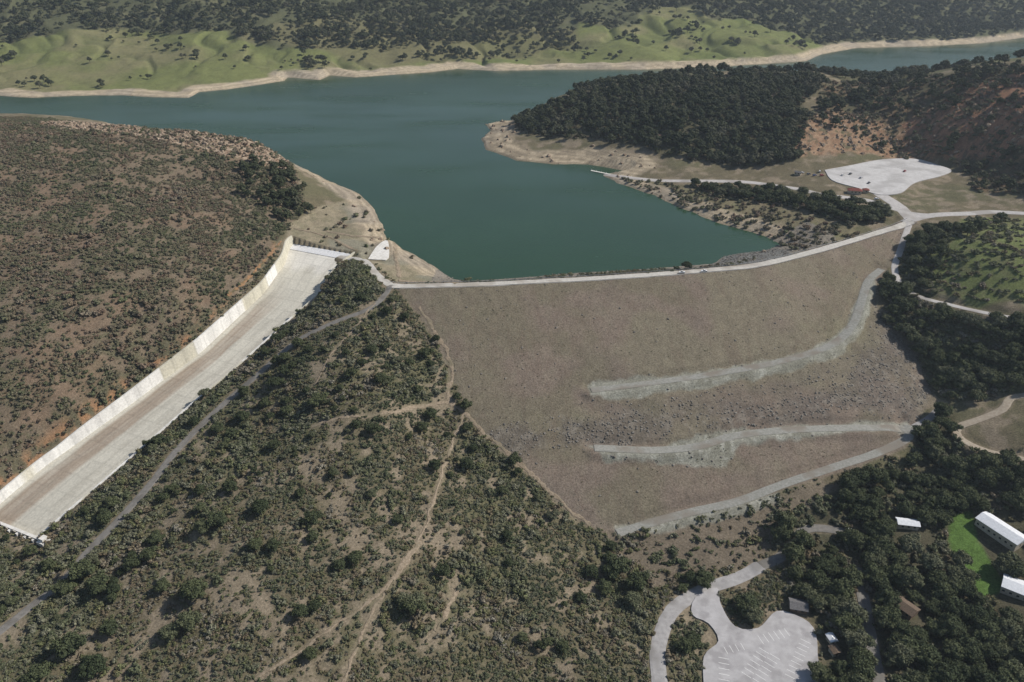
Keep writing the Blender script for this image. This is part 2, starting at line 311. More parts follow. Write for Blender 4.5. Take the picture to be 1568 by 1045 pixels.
col*=(.83+.34*N3)[:,None]
# ---------------- material helpers -------------
def newmat(nm):
    m=bpy.data.materials.new(nm); m.use_nodes=True; nt=m.node_tree; b=nt.nodes['Principled BSDF']
    b.inputs['Roughness'].default_value=.9; b.inputs['Specular IOR Level'].default_value=.15
    return m,nt,b
def nmat(nm,c1,c2,scale=1.,rough=.9,bump=0.,spec=.15,detail=5,c3=None,s3=.05):
    m,nt,b=newmat(nm); L=nt.links
    g=nt.nodes.new('ShaderNodeNewGeometry'); n1=nt.nodes.new('ShaderNodeTexNoise'); n1.inputs['Scale'].default_value=scale; n1.inputs['Detail'].default_value=detail
    L.new(g.outputs['Position'],n1.inputs['Vector'])
    r=nt.nodes.new('ShaderNodeValToRGB'); r.color_ramp.elements[0].position=.35; r.color_ramp.elements[1].position=.68
    r.color_ramp.elements[0].color=(*c1,1); r.color_ramp.elements[1].color=(*c2,1); L.new(n1.outputs['Fac'],r.inputs[0]); o=r.outputs[0]
    if c3:
        n2=nt.nodes.new('ShaderNodeTexNoise'); n2.inputs['Scale'].default_value=s3; n2.inputs['Detail'].default_value=6; L.new(g.outputs['Position'],n2.inputs['Vector'])
        r2=nt.nodes.new('ShaderNodeValToRGB'); r2.color_ramp.elements[0].position=.5; r2.color_ramp.elements[1].position=.62; L.new(n2.outputs['Fac'],r2.inputs[0])
        mx=nt.nodes.new('ShaderNodeMixRGB'); mx.inputs[2].default_value=(*c3,1); L.new(r2.outputs[0],mx.inputs[0]); L.new(o,mx.inputs[1]); o=mx.outputs[0]
    L.new(o,b.inputs['Base Color']); b.inputs['Roughness'].default_value=rough; b.inputs['Specular IOR Level'].default_value=spec
    if bump:
        bp=nt.nodes.new('ShaderNodeBump'); bp.inputs['Strength'].default_value=bump; bp.inputs['Distance'].default_value=.3; L.new(n1.outputs['Fac'],bp.inputs['Height']); L.new(bp.outputs[0],b.inputs['Normal'])
    return m
MT={}
MT['concrete_road']=nmat('concrete_road',(.4,.38,.34),(.5,.48,.44),.6,c3=(.33,.3,.26))
MT['pale_asphalt']=nmat('pale_asphalt',(.36,.345,.33),(.46,.44,.42),.4,c3=(.3,.28,.26))
MT['mid_asphalt']=nmat('mid_asphalt',(.27,.26,.255),(.36,.35,.34),.4,c3=(.23,.22,.21),s3=.1)
MT['asphalt_old']=nmat('asphalt_old',(.165,.158,.145),(.225,.21,.19),.5,spec=.03,c3=(.15,.14,.125),s3=.1)
MT['gravel_grey']=nmat('gravel_grey',(.21,.21,.185),(.29,.285,.26),.7,bump=.3,c3=(.2,.18,.15))
MT['tan_road']=nmat('tan_road',(.3,.25,.19),(.38,.33,.26),.6)
MT['dirt']=nmat('dirt',(.19,.15,.105),(.32,.26,.19),.9,bump=.3,c3=(.18,.155,.105),s3=.1)
MT['orange_dirt']=nmat('orange_dirt',(.2,.13,.07),(.34,.19,.1),.5,bump=.3,c3=(.1,.09,.05),s3=.12)
MT['pale_lot']=nmat('pale_lot',(.42,.41,.4),(.5,.49,.48),.25,c3=(.36,.35,.34))
MT['lot_asphalt']=nmat('lot_asphalt',(.34,.33,.33),(.42,.41,.41),.25,c3=(.29,.28,.28),s3=.12)
MT['white_concrete']=nmat('white_concrete',(.55,.53,.48),(.7,.68,.64),.5,bump=.1)
MT['paint']=nmat('line_paint',(.7,.7,.68),(.78,.78,.76),2)
def mesh(nm,V,Fc,mats=(),parent=None,smooth=False,midx=None):
    me=bpy.data.meshes.new(nm); me.from_pydata([tuple(map(float,v)) for v in V],[],[tuple(map(int,f)) for f in Fc]); me.validate()
    for m_ in mats: me.materials.append(m_)
    if midx is not None: me.polygons.foreach_set('material_index',np.array(midx,dtype=np.int32))
    if smooth: me.polygons.foreach_set('use_smooth',np.ones(len(me.polygons),bool))
    ob=bpy.data.objects.new(nm,me); sc.collection.objects.link(ob)
    if parent: ob.parent=parent
    return ob
def empty(nm,loc=(0,0,0),rz=0):
    e=bpy.data.objects.new(nm,None); e.location=loc; e.rotation_euler[2]=rz; sc.collection.objects.link(e); return e
# terrain mesh
me=bpy.data.meshes.new('terrain'); nv=len(GX); me.vertices.add(nv); me.vertices.foreach_set('co',np.stack([GX,GY,Z],1).astype(np.float32).ravel())
jj,ii=np.meshgrid(np.arange(NR-1),np.arange(NC-1),indexing='ij'); q=(jj*NC+ii).ravel()
fq=np.stack([q,q+1,q+1+NC,q+NC],1).astype(np.int32); nf=len(fq)
me.loops.add(nf*4); me.loops.foreach_set('vertex_index',fq.ravel()); me.polygons.add(nf); me.polygons.foreach_set('loop_start',np.arange(nf,dtype=np.int32)*4)
me.polygons.foreach_set('use_smooth',np.ones(nf,bool)); me.update(calc_edges=True)
ca=me.attributes.new('Col','FLOAT_COLOR','POINT'); ca.data.foreach_set('color',np.concatenate([np.clip(col,0,1),np.ones((nv,1))],1).astype(np.float32).ravel())
terr=bpy.data.objects.new('terrain',me); sc.collection.objects.link(terr)
m_,nt,b=newmat('terrain_soil_and_grass'); L=nt.links; b.inputs['Roughness'].default_value=1; b.inputs['Specular IOR Level'].default_value=.05
at=nt.nodes.new('ShaderNodeAttribute'); at.attribute_name='Col'; g=nt.nodes.new('ShaderNodeNewGeometry')
n1=nt.nodes.new('ShaderNodeTexNoise'); n1.inputs['Scale'].default_value=.9; n1.inputs['Detail'].default_value=6; n1.inputs['Roughness'].default_value=.7; L.new(g.outputs['Position'],n1.inputs['Vector'])
mr=nt.nodes.new('ShaderNodeMapRange'); mr.inputs[1].default_value=.3; mr.inputs[2].default_value=.7; mr.inputs[3].default_value=.55; mr.inputs[4].default_value=1.45; L.new(n1.outputs['Fac'],mr.inputs[0])
vm=nt.nodes.new('ShaderNodeVectorMath'); vm.operation='SCALE'; L.new(at.outputs['Color'],vm.inputs[0]); L.new(mr.outputs[0],vm.inputs['Scale']); L.new(vm.outputs[0],b.inputs['Base Color'])
bp=nt.nodes.new('ShaderNodeBump'); bp.inputs['Strength'].default_value=.7; bp.inputs['Distance'].default_value=.6; L.new(n1.outputs['Fac'],bp.inputs['Height']); L.new(bp.outputs[0],b.inputs['Normal'])
me.materials.append(m_)
# water
c_=WP; off=[]
area=.5*np.sum(c_[:,0]*np.roll(c_[:,1],-1)-np.roll(c_[:,0],-1)*c_[:,1]); sg=1 if area>0 else -1
for i in range(len(c_)):
    p=c_[(i+1)%len(c_)]-c_[i-1]; p/=np.linalg.norm(p)+1e-9; off.append(c_[i]+np.array([p[1],-p[0]])*sg*7)
tri=tessellate_polygon([[Vector((p[0],p[1],0)) for p in off]])
wt=mesh('reservoir_water',[(p[0],p[1],0) for p in off],tri)
wt.data.flip_normals() if wt.data.polygons[0].normal.z<0 else None
m_,nt,b=newmat('lake_water'); L=nt.links; b.inputs['Roughness'].default_value=.14; b.inputs['Specular IOR Level'].default_value=.4; b.inputs['IOR'].default_value=1.33
g=nt.nodes.new('ShaderNodeNewGeometry'); n0=nt.nodes.new('ShaderNodeTexNoise'); n0.inputs['Scale'].default_value=.006; n0.inputs['Detail'].default_value=4; L.new(g.outputs['Position'],n0.inputs['Vector'])
r=nt.nodes.new('ShaderNodeValToRGB'); r.color_ramp.elements[0].position=.35; r.color_ramp.elements[1].position=.7; r.color_ramp.elements[0].color=(.021,.05,.025,1); r.color_ramp.elements[1].color=(.027,.061,.032,1); L.new(n0.outputs['Fac'],r.inputs[0]); L.new(r.outputs[0],b.inputs['Base Color'])
n1=nt.nodes.new('ShaderNodeTexNoise'); n1.inputs['Scale'].default_value=.7; n1.inputs['Detail'].default_value=3; L.new(g.outputs['Position'],n1.inputs['Vector'])
bp=nt.nodes.new('ShaderNodeBump'); bp.inputs['Strength'].default_value=.3; bp.inputs['Distance'].default_value=.3; L.new(n1.outputs['Fac'],bp.inputs['Height']); L.new(bp.outputs[0],b.inputs['Normal'])
mp_=nt.nodes.new('ShaderNodeMapping'); mp_.inputs['Scale'].default_value=(.35,1.,1.); mp_.inputs['Rotation'].default_value=(0,0,.3); L.new(g.outputs['Position'],mp_.inputs['Vector'])
n3=nt.nodes.new('ShaderNodeTexNoise'); n3.inputs['Scale'].default_value=.016; n3.inputs['Detail'].default_value=6; L.new(mp_.outputs[0],n3.inputs['Vector'])
mr=nt.nodes.new('ShaderNodeMapRange'); mr.inputs[1].default_value=.35; mr.inputs[2].default_value=.65; mr.inputs[3].default_value=.06; mr.inputs[4].default_value=.28; L.new(n3.outputs['Fac'],mr.inputs[0]); L.new(mr.outputs[0],b.inputs['Roughness'])
wt.data.materials.append(m_)
# roads
def ribbon(nm,P,w,mat,lift=.22,jit=0):
    T=np.gradient(P,axis=0); T/=np.linalg.norm(T,axis=1)[:,None]+1e-9; Nn=np.stack([-T[:,1],T[:,0]],1); V=[];Fc=[]
    K=7 if w>4 else 5; offs=np.linspace(-.5,.5,K)
    ww=w*(1+(rng.random(len(P))-.5)*jit)
    for i,p in enumerate(P):
        for o in offs:
            q=p+Nn[i]*o*ww[i]; e=.0 if abs(o)<.49 else -.12
            V.append((q[0],q[1],float(samp(Z,q[0],q[1]))+lift+e))
    for i in range(len(P)-1):
        for k_ in range(K-1): a_=i*K+k_; Fc.append((a_,a_+K,a_+K+1,a_+1))
    return mesh(nm,V,Fc,[mat],smooth=False)
for i,(nm,P,w,mt,fl) in enumerate(roads):
    dt=mt in('dirt','orange_dirt')
    Q=resample(P,1.5) if w<4 else P
    if dt: Q=Q+np.stack([vn(Q[:,0],Q[:,1],6,5),vn(Q[:,0],Q[:,1],6,9)],1)*1.1
    ribbon(nm,Q,w,MT[mt],lift=(.08 if dt else .2)+.012*i,jit=1.1 if dt else .06)
for i,((nm,P,mt),z0) in enumerate(zip(padw,padz)):
    Q=resample(np.vstack([P,P[:1]]),3)[:-1]; nq=len(Q)
    tri=tessellate_polygon([[Vector((p[0],p[1],0)) for p in Q]])
    V=[(p[0],p[1],z0+.62+.01*i) for p in Q]+[(p[0],p[1],z0-.6) for p in Q]; Fc=[tuple(t) for t in tri]+[(k_,(k_+1)%nq,(k_+1)%nq+nq,k_+nq) for k_ in range(nq)]
    mesh(nm,V,Fc,[MT[mt]])
# markings
def stripes(nm,zt,segs,w=.16):
    V=[];Fc=[]
    for (x0,y0,x1,y1) in segs:
        d_=np.array([x1-x0,y1-y0]); d_/=np.linalg.norm(d_)+1e-9; n_=np.array([-d_[1],d_[0]])*w/2; b0=len(V)
        for x,y,s in((x0,y0,1),(x1,y1,1),(x1,y1,-1),(x0,y0,-1)): V.append((x+n_[0]*s,y+n_[1]*s,zt))
        Fc.append((b0,b0+1,b0+2,b0+3))
    return mesh(nm,V,Fc,[MT['paint']])
def stallrows(rows,z):
    segs=[]
    for (ua,va,ub,vb,ln) in rows:
        x0,y0=at_z(ua,va,z); x1,y1=at_z(ub,vb,z); D_=math.hypot(x1-x0,y1-y0); t=np.array([(x1-x0)/D_,(y1-y0)/D_]); nn_=np.array([-t[1],t[0]])
        for s in np.arange(0,D_,3.0):
            p=np.array([x0,y0])+t*s; e=p+nn_*ln; segs.append((p[0],p[1],e[0],e[1]))
    return segs
stripes('parking_stall_markings',padz[1]+.66,stallrows([(1100,1008,1100,1045,5),(1150,1040,1180,998,5),(1152,1040,1182,998,-5),(1218,1042,1242,985,5),(1160,975,1205,962,-5),(1108,992,1140,985,-4)],padz[1]),.2)
stripes('parking_stall_markings',padz[0]+.65,stallrows([(1300,262,1350,252,9),(1300,272,1400,255,9),(1330,283,1420,266,9)],padz[0]),.25)

# spillway
SPW=empty('spillway')
conc,nt,b=newmat('spillway_concrete'); L=nt.links; at=nt.nodes.new('ShaderNodeAttribute'); at.attribute_name='Col'; g=nt.nodes.new('ShaderNodeNewGeometry'); n1=nt.nodes.new('ShaderNodeTexNoise'); n1.inputs['Scale'].default_value=.8; n1.inputs['Detail'].default_value=7; L.new(g.outputs['Position'],n1.inputs['Vector'])
mr=nt.nodes.new('ShaderNodeMapRange'); mr.inputs[1].default_value=.3; mr.inputs[2].default_value=.7; mr.inputs[3].default_value=.85; mr.inputs[4].default_value=1.12; L.new(n1.outputs['Fac'],mr.inputs[0])
vm=nt.nodes.new('ShaderNodeVectorMath'); vm.operation='SCALE'; L.new(at.outputs['Color'],vm.inputs[0]); L.new(mr.outputs[0],vm.inputs['Scale']); L.new(vm.outputs[0],b.inputs['Base Color'])
def gridmesh(nm,X,colr,parent):
    R_,K_=X.shape[:2]; V=X.reshape(-1,3); Fc=[(i*K_+j,i*K_+j+1,(i+1)*K_+j+1,(i+1)*K_+j) for i in range(R_-1) for j in range(K_-1)]
    ob=mesh(nm,V,Fc,[conc],parent); ca=ob.data.attributes.new('Col','FLOAT_COLOR','POINT'); ca.data.foreach_set('color',np.concatenate([colr.reshape(-1,3),np.ones((R_*K_,1))],1).astype(np.float32).ravel()); return ob
s2=np.arange(0,st[-1],1.0); LO=np.interp(s2,st,Lof);RO=np.interp(s2,st,Rof);FF=np.interp(s2,st,FZ);LL=np.interp(s2,st,LZ)
K_=48; f=np.linspace(0,1,K_); O=LO[:,None]*(1-f)+RO[:,None]*f; O[:,0]+=1.5
X=np.zeros((len(s2),K_,3)); X[...,0]=S0[0]+s2[:,None]*SD[0]+O*SN[0]; X[...,1]=S0[1]+s2[:,None]*SD[1]+O*SN[1]; X[...,2]=FF[:,None]
cc=np.zeros((len(s2),K_,3)); cc[:]=(.52,.495,.42); ff=np.broadcast_to(f,(len(s2),K_)); SS=np.broadcast_to(s2[:,None],ff.shape)
sn=fbm(SS*.25+500,ff*60,6,91,3); stn=ss(ff+.03*sn,.1,.16)*(1-ss(ff+.03*sn,.42,.48))*ss(SS,55,110)*(.72+.5*sn)
stn=np.clip(stn,0,1)[...,None]; cc=cc*(1-stn)+np.array([.29,.22,.16])*stn
s2n=np.clip(ss(sn,.1,.45)*.45,0,1)[...,None]; cc=cc*(1-s2n)+np.array([.38,.355,.295])*s2n
top=(1-ss(SS+10*sn,20,40))[...,None]*.6; cc=cc*(1-top)+np.array([.64,.62,.57])*top
jt=((np.abs(((SS+.5)%12)-.5)<.6)|(np.abs(((ff*47)%7.8)-.5)<.55)); cc[jt]*=.88
pan=vn(np.floor(SS/12)*7.3,np.floor(ff*6)*5.1,3,17)*.07; cc*=(1+pan)[...,None]
mid=np.exp(-((ff-.27)/.012)**2)[...,None]*.4*ss(SS,55,90)[...,None]; cc=cc*(1-mid)+np.array([.15,.12,.1])*mid
gridmesh('chute_floor',X,cc,SPW)
def wall(nm,offs,zs,base,pn):
    R_=len(s2); X=np.zeros((R_,len(offs),3))
    for j,(o,z) in enumerate(zip(offs,zs)):
        X[:,j,0]=S0[0]+s2*SD[0]+(base+o)*SN[0]; X[:,j,1]=S0[1]+s2*SD[1]+(base+o)*SN[1]; X[:,j,2]=z
    c2=np.zeros(X.shape); wn=vn(s2,s2*0,26,3); c2[:]=(.56,.53,.43); wh=ss(wn,.0,.12)*.85; wh=wh[:,None,None]; c2=c2*(1-wh)+np.array([.77,.76,.73])*wh
    c2*=(.92+.12*vn(s2,s2*0,3,8))[:,None,None]
    c2[(s2%9)<1]*=.85
    return gridmesh(nm,X,c2,SPW)
wall('left_wall',[1.9,.6,-.5,-.6],[FF-.1,LL,LL,LL-5],LO,0)
wall('right_wall',[-.9,-.5,.5,.6],[FF-.1,FF+4,FF+4,FF-1],RO,0)
sw=np.linspace(0,1,30); prof=[(-5,-2.5),(-3,-.2),(-1.5,.9),(0,1.1),(2,.5),(5,-.1),(7,-.6)]
X=np.zeros((30,len(prof),3)); 
for j,(ds,dz) in enumerate(prof):
    o=LO[0]+(RO[0]-LO[0])*sw; X[:,j,0]=S0[0]+(1+ds)*SD[0]+o*SN[0]; X[:,j,1]=S0[1]+(1+ds)*SD[1]+o*SN[1]; X[:,j,2]=FF[0]+.3+dz
c2=np.full(X.shape,.66); gridmesh('weir_sill',X,c2,SPW)
def boxv(V,Fc,x0,x1,y0,y1,z0,z1,R=None,o=(0,0)):
    b0=len(V)
    for x,y,z in((x0,y0,z0),(x1,y0,z0),(x1,y1,z0),(x0,y1,z0),(x0,y0,z1),(x1,y0,z1),(x1,y1,z1),(x0,y1,z1)):
        if R is not None: p=o[0]+x*R[0][0]+y*R[1][0],o[1]+x*R[0][1]+y*R[1][1]; V.append((p[0],p[1],z))
        else: V.append((x,y,z))
    for f_ in((0,3,2,1),(4,5,6,7),(0,1,5,4),(1,2,6,5),(2,3,7,6),(3,0,4,7)): Fc.append(tuple(b0+i_ for i_ in f_))
V=[];Fc=[]; se=s2[-1]-.8; zf=float(np.interp(se,s2,FF)); R=(SN,SD); oo=S0+SD*se; l0=float(np.interp(se,s2,LO)); r0=float(np.interp(se,s2,RO))
boxv(V,Fc,l0+1.6,r0+3,-.6,.6,zf-1,zf+1.2,R,oo)
for q_ in np.arange(l0+3,r0+1,6.2): boxv(V,Fc,q_,q_+1.2,.61,4.0,zf-4,zf+3.8,R,oo)
boxv(V,Fc,l0+1.6,r0+4,.9,2.6,zf+3.81,zf+4.3,R,oo)
boxv(V,Fc,r0+4.1,r0+9,-1.0,4.6,zf-2,zf+4.8,R,oo)
boxv(V,Fc,r0+5,r0+8,.2,3.4,zf+4.81,zf+6.6,R,oo)
mesh('end_sill_bridge',V,Fc,[MT['white_concrete']],SPW)

# ---------------- vegetation prototypes -------------
def foliage(nm,ramp,posscale=.02):
    m,nt,b=newmat(nm); L=nt.links; oi=nt.nodes.new('ShaderNodeObjectInfo'); g=nt.nodes.new('ShaderNodeNewGeometry')
    n1=nt.nodes.new('ShaderNodeTexNoise'); n1.inputs['Scale'].default_value=posscale; n1.inputs['Detail'].default_value=3; L.new(g.outputs['Position'],n1.inputs['Vector'])
    ma=nt.nodes.new('ShaderNodeMath'); ma.operation='MULTIPLY_ADD'; ma.inputs[1].default_value=.6; L.new(oi.outputs['Random'],ma.inputs[0])
    mb=nt.nodes.new('ShaderNodeMath'); mb.operation='MULTIPLY_ADD'; mb.inputs[1].default_value=2.0; mb.inputs[2].default_value=-.78; L.new(n1.outputs['Fac'],mb.inputs[0]); L.new(mb.outputs[0],ma.inputs[2])
    r=nt.nodes.new('ShaderNodeValToRGB'); el=r.color_ramp.elements; el[0].position=0; el[0].color=(*ramp[0],1); el[1].position=1; el[1].color=(*ramp[-1],1)
    for i,c_ in enumerate(ramp[1:-1]): e=el.new((i+1)/(len(ramp)-1)); e.color=(*c_,1)
    L.new(ma.outputs[0],r.inputs[0])
    n2=nt.nodes.new('ShaderNodeTexNoise'); n2.inputs['Scale'].default_value=1.1; n2.inputs['Detail'].default_value=2; L.new(g.outputs['Position'],n2.inputs['Vector'])
    mr=nt.nodes.new('ShaderNodeMapRange'); mr.inputs[1].default_value=.35; mr.inputs[2].default_value=.65; mr.inputs[3].default_value=.6; mr.inputs[4].default_value=1.45; L.new(n2.outputs['Fac'],mr.inputs[0])
    vm=nt.nodes.new('ShaderNodeVectorMath'); vm.operation='SCALE'; L.new(r.outputs[0],vm.inputs[0]); L.new(mr.outputs[0],vm.inputs['Scale']); L.new(vm.outputs[0],b.inputs['Base Color'])
    b.inputs['Roughness'].default_value=.8; b.inputs['Specular IOR Level'].default_value=.1; return m
M_oak=foliage('oak_foliage',[(.038,.05,.025),(.055,.067,.034),(.078,.09,.044),(.115,.12,.075)])
M_oakd=foliage('woodland_foliage',[(.042,.052,.028),(.058,.068,.036),(.078,.086,.048),(.115,.112,.075)])
M_shr=foliage('chaparral_foliage',[(.07,.082,.045),(.1,.11,.062),(.15,.148,.105),(.11,.12,.055),(.145,.115,.075),(.2,.185,.145)],.035)
M_shl=foliage('hill_brush_foliage',[(.075,.085,.048),(.105,.115,.06),(.14,.12,.085),(.115,.12,.07),(.15,.105,.075),(.175,.15,.11)],.022)
M_bark=nmat('oak_bark',(.07,.055,.04),(.13,.11,.09),3)
bpy.ops.mesh.primitive_ico_sphere_add(subdivisions=2,radius=1); ico=bpy.context.object; IV=np.array([v.co[:] for v in ico.data.vertices]); IF=[tuple(p.vertices) for p in ico.data.polygons]; bpy.data.objects.remove(ico,do_unlink=True)
def plant(nm,clumps,nleaf,size,mat,trunk,r):
    V=[];Fc=[];mi=[]
    def tube(p,q,r0,r1,K=6):
        p=np.array(p);q=np.array(q); d_=q-p; d_/=np.linalg.norm(d_); a_=np.cross(d_,[0.3,1,.1]); a_/=np.linalg.norm(a_); b_=np.cross(d_,a_); b0=len(V)
        for c0,rr in((p,r0),(q,r1)):
            for k_ in range(K): t=2*math.pi*k_/K; V.append(c0+rr*(a_*math.cos(t)+b_*math.sin(t)))
        for k_ in range(K): Fc.append((b0+k_,b0+(k_+1)%K,b0+K+(k_+1)%K,b0+K+k_)); mi.append(1)
    if trunk:
        tr,th=trunk; tube((0,0,-1.5),(0,0,th),tr,tr*.7)
        for c0,rc in clumps[:7]: tube((0,0,th*.85),c0,tr*.5,tr*.15,5)
    for c0,rc in clumps:
        b0=len(V); ph=r.random((len(IV)))*.35+.5
        for k_,v in enumerate(IV): V.append(np.array(c0)+v*rc*ph[k_]*np.array([1,1,.8]))
        for f_ in IF: Fc.append(tuple(b0+i_ for i_ in f_)); mi.append(0)
        for _ in range(int(nleaf*rc*rc)):
            d_=r.normal(size=3); d_/=np.linalg.norm(d_)
            if d_[2]<-.45: d_[2]*=-1
            p=np.array(c0)+d_*rc*(.62+.5*r.random()**.8)*np.array([1,1,.85]); nn_=d_+r.normal(size=3)*.45; nn_/=np.linalg.norm(nn_)
            a_=np.cross(nn_,r.normal(size=3)); a_/=np.linalg.norm(a_); b_=np.cross(nn_,a_); s=size*(.6+.8*r.random()); b0=len(V)
            V.extend([p-a_*s*.5,p+b_*s*.38,p+a_*s*.55,p-b_*s*.42]); Fc.append((b0,b0+1,b0+2,b0+3)); mi.append(0)
    me=bpy.data.meshes.new(nm); me.from_pydata([tuple(v) for v in V],[],Fc); me.materials.append(mat); me.materials.append(M_bark)
    me.polygons.foreach_set('material_index',np.array(mi,dtype=np.int32)); return me
r_=np.random.default_rng(5)
def oakclumps(R,H,n_):
    c=[]
    for i in range(n_):
        a_=i*2.4+r_.random(); q=math.sqrt((i+.3)/n_)*.78*R; z=H*(.78-.42*(q/R)**2)+r_.normal()*.5
        c.append(((q*math.cos(a_)*(1+.2*r_.normal()),q*math.sin(a_),z),R*(.27+.15*r_.random())))
    for i in range(n_//3): 
        a_=r_.random()*6.28; q=R*.6*r_.random(); c.append(((q*math.cos(a_),q*math.sin(a_),H*.5),R*.35))
    return c
OAK=[plant('oak_tree_mesh',oakclumps(5.0,7.5+r_.random(),int(15+r_.integers(6))),34,.62,M_oak,(.38,3.2),r_) for _ in range(6)]
WOOD=[plant('woodland_mesh',oakclumps(4.6,8+r_.random()*3,int(11+r_.integers(5))),14,.95,M_oakd,(.35,3.5),r_) for _ in range(6)]
def shrclumps(): return [((r_.normal()*.55,r_.normal()*.55,.35+.45*r_.random()),.45+.35*r_.random()) for _ in range(int(5+r_.integers(3)))]
SHR=[plant('chaparral_mesh',shrclumps(),45,.34,M_shr,None,r_) for _ in range(6)]
SHL=[plant('hill_brush_mesh',shrclumps(),24,.42,M_shl,None,r_) for _ in range(6)]
M_rock=nmat('riprap_stone',(.11,.1,.088),(.25,.23,.2),.35)
ROCK=[]
for _ in range(4):
    v=IV*(.7+.5*r_.random((len(IV),1)))*np.array([1,.8,.6]); me_=bpy.data.meshes.new('stone_mesh'); me_.from_pydata([tuple(q) for q in v],[],IF); me_.materials.append(M_rock); ROCK.append(me_)
M_rock2=nmat('outcrop_rock',(.17,.12,.085),(.35,.285,.215),.3)
ROCK2=[]
for _ in range(4):
    v=IV*(.6+.7*r_.random((len(IV),1)))*np.array([1,.8,.9]); me_=bpy.data.meshes.new('outcrop_mesh'); me_.from_pydata([tuple(q) for q in v],[],IF); me_.materials.append(M_rock2); ROCK2.append(me_)
def coll(nm,meshes):
    c=bpy.data.collections.new(nm)
    for m__ in meshes: c.objects.link(bpy.data.objects.new(m__.name+'_part',m__))
    return c
CO,CW,CS,CL,CRk,CR2=coll('oak_kinds',OAK),coll('woodland_kinds',WOOD),coll('chaparral_kinds',SHR),coll('brush_kinds',SHL),coll('stone_kinds',ROCK),coll('outcrop_kinds',ROCK2)
def instancer(nm,P,scl,C_,k=6):
    me=bpy.data.meshes.new(nm); me.vertices.add(len(P)); me.vertices.foreach_set('co',P.astype(np.float32).ravel()); n_=len(P)
    for an,ty,dt in(('scl','FLOAT',scl),('rz','FLOAT',rng.random(n_)*6.28),('idx','INT',rng.integers(0,k,n_))):
        a_=me.attributes.new(an,ty,'POINT'); a_.data.foreach_set('value',dt.astype(np.float32 if ty=='FLOAT' else np.int32))
    ob=bpy.data.objects.new(nm,me); sc.collection.objects.link(ob)
    ng=bpy.data.node_groups.new(nm,'GeometryNodeTree'); ng.interface.new_socket('Geometry',in_out='INPUT',socket_type='NodeSocketGeometry'); ng.interface.new_socket('Geometry',in_out='OUTPUT',socket_type='NodeSocketGeometry')
    N=ng.nodes; L=ng.links; gi=N.new('NodeGroupInput'); go=N.new('NodeGroupOutput'); ip=N.new('GeometryNodeInstanceOnPoints'); ci=N.new('GeometryNodeCollectionInfo')
    ci.inputs['Collection'].default_value=C_; ci.inputs['Separate Children'].default_value=True; ci.inputs['Reset Children'].default_value=True
    def na(nn_,ty): q=N.new('GeometryNodeInputNamedAttribute'); q.data_type=ty; q.inputs['Name'].default_value=nn_; return q.outputs['Attribute']
    cx_=N.new('ShaderNodeCombineXYZ'); L.new(na('rz','FLOAT'),cx_.inputs[2]); L.new(cx_.outputs[0],ip.inputs['Rotation']); L.new(na('scl','FLOAT'),ip.inputs['Scale']); L.new(na('idx','INT'),ip.inputs['Instance Index'])
    ip.inputs['Pick Instance'].default_value=True; L.new(ci.outputs[0],ip.inputs['Instance']); L.new(gi.outputs[0],ip.inputs['Points']); L.new(ip.outputs[0],go.inputs[0])
    md=ob.modifiers.new('scatter','NODES'); md.node_group=ng; return ob
def scatter(nm,dens,box,per,smin,smax,C_,k=6,sink=.1,pw=1.):
    x0,x1,y0,y1=box; n_=int((x1-x0)*(y1-y0)/per); x=x0+rng.random(n_)*(x1-x0); y=y0+rng.random(n_)*(y1-y0)
    q=(np.abs(x/(y+250))<A0-.01)&(rng.random(n_)<samp(dens,x,y)); x=x[q];y=y[q]; z=samp(Z,x,y)-sink
    s=smin+(smax-smin)*rng.random(len(x))**pw; return instancer(nm,np.stack([x,y,z],1),s,C_,k)
dry=(dW>3)&(Z>-900)
HS=[('restroom_building',1221,932,6.5,8,2.7,1.35,'g','w',1.4,0),('metal_barn',1530,818,10,23,4.5,.5,'m','s',1.6,0),('metal_shed',1560,908,10,16,4,.95,'m','s',1.5,0),('ranch_house',1388,806,5,11,3,1.4,'m','s',1.0,0),('ranch_house',1385,935,7,10,3,.6,'b','w',1.4,0),('ranger_station',1308,296,6,12,3,1.3,'r','s',1.8,1),('kiosk_building',1325,295,4,5,2.7,1.3,'r','s',1.2,1),('pump_shed',1272,982,3,4,2.4,.2,'m','s',.6,0),('storage_shed',1277,1000,3.5,4,2.4,.2,'b','s',.6,0),('boathouse',1222,268,4,6,2.6,.9,'g','s',1.,0)]
hp=onground([(h[1],h[2]) for h in HS])
bclr=np.zeros(GX.shape)
for h,p in zip(HS,hp):
    q=np.nonzero((np.abs(GX-p[0])<40)&(np.abs(GY-p[1]+6)<40))[0]; R_=h[4]*.5+(5 if h[7]!='b' else 3); bclr[q]=np.maximum(bclr[q],1-ss(np.hypot(GX[q]-p[0],(GY[q]-p[1]+4)),R_,R_+3))
notc=(1-clear)*(1-bclr)
cen=((GX<420)&(GY<620)).astype(float)*(1-ss(damS,-2,1))*(1-leftH)*(1-F4)*(1-F3)*(1-toe*.85)*(1-approach)*(1-hillgreen)*notc*ss(dW,18,24)
cen=cen*(1-ss(GX,140,200)*ss(GY,330,380))*(1-lawn)
cenD=cen*(.2+.75*(1-ss(N2*.65+N3*.15+N5*.2,.495,.6)))
scatter('chaparral_shrubs',cenD,(-420,330,150,560),1.9,.4,1.2,CS,pw=1.6)
scatter('tall_chaparral_shrubs',cen*(.12+.88*ss(N1,.48,.7)),(-420,330,150,560),19,1.3,2.5,CS,pw=1.6)
scatter('spur_oak_trees',cen*(.08+ss(N4*.5+N1*.5,.45,.6)*.8),(-420,330,150,560),190,.3,.9,CO,pw=1.5)
lhD=leftH*notc*(1-rock1*.85)*(dW>14)*(.2+.74*(1-ss(N2*.65+N3*.15+N5*.2,.49,.59)))*(1-.7*sl)
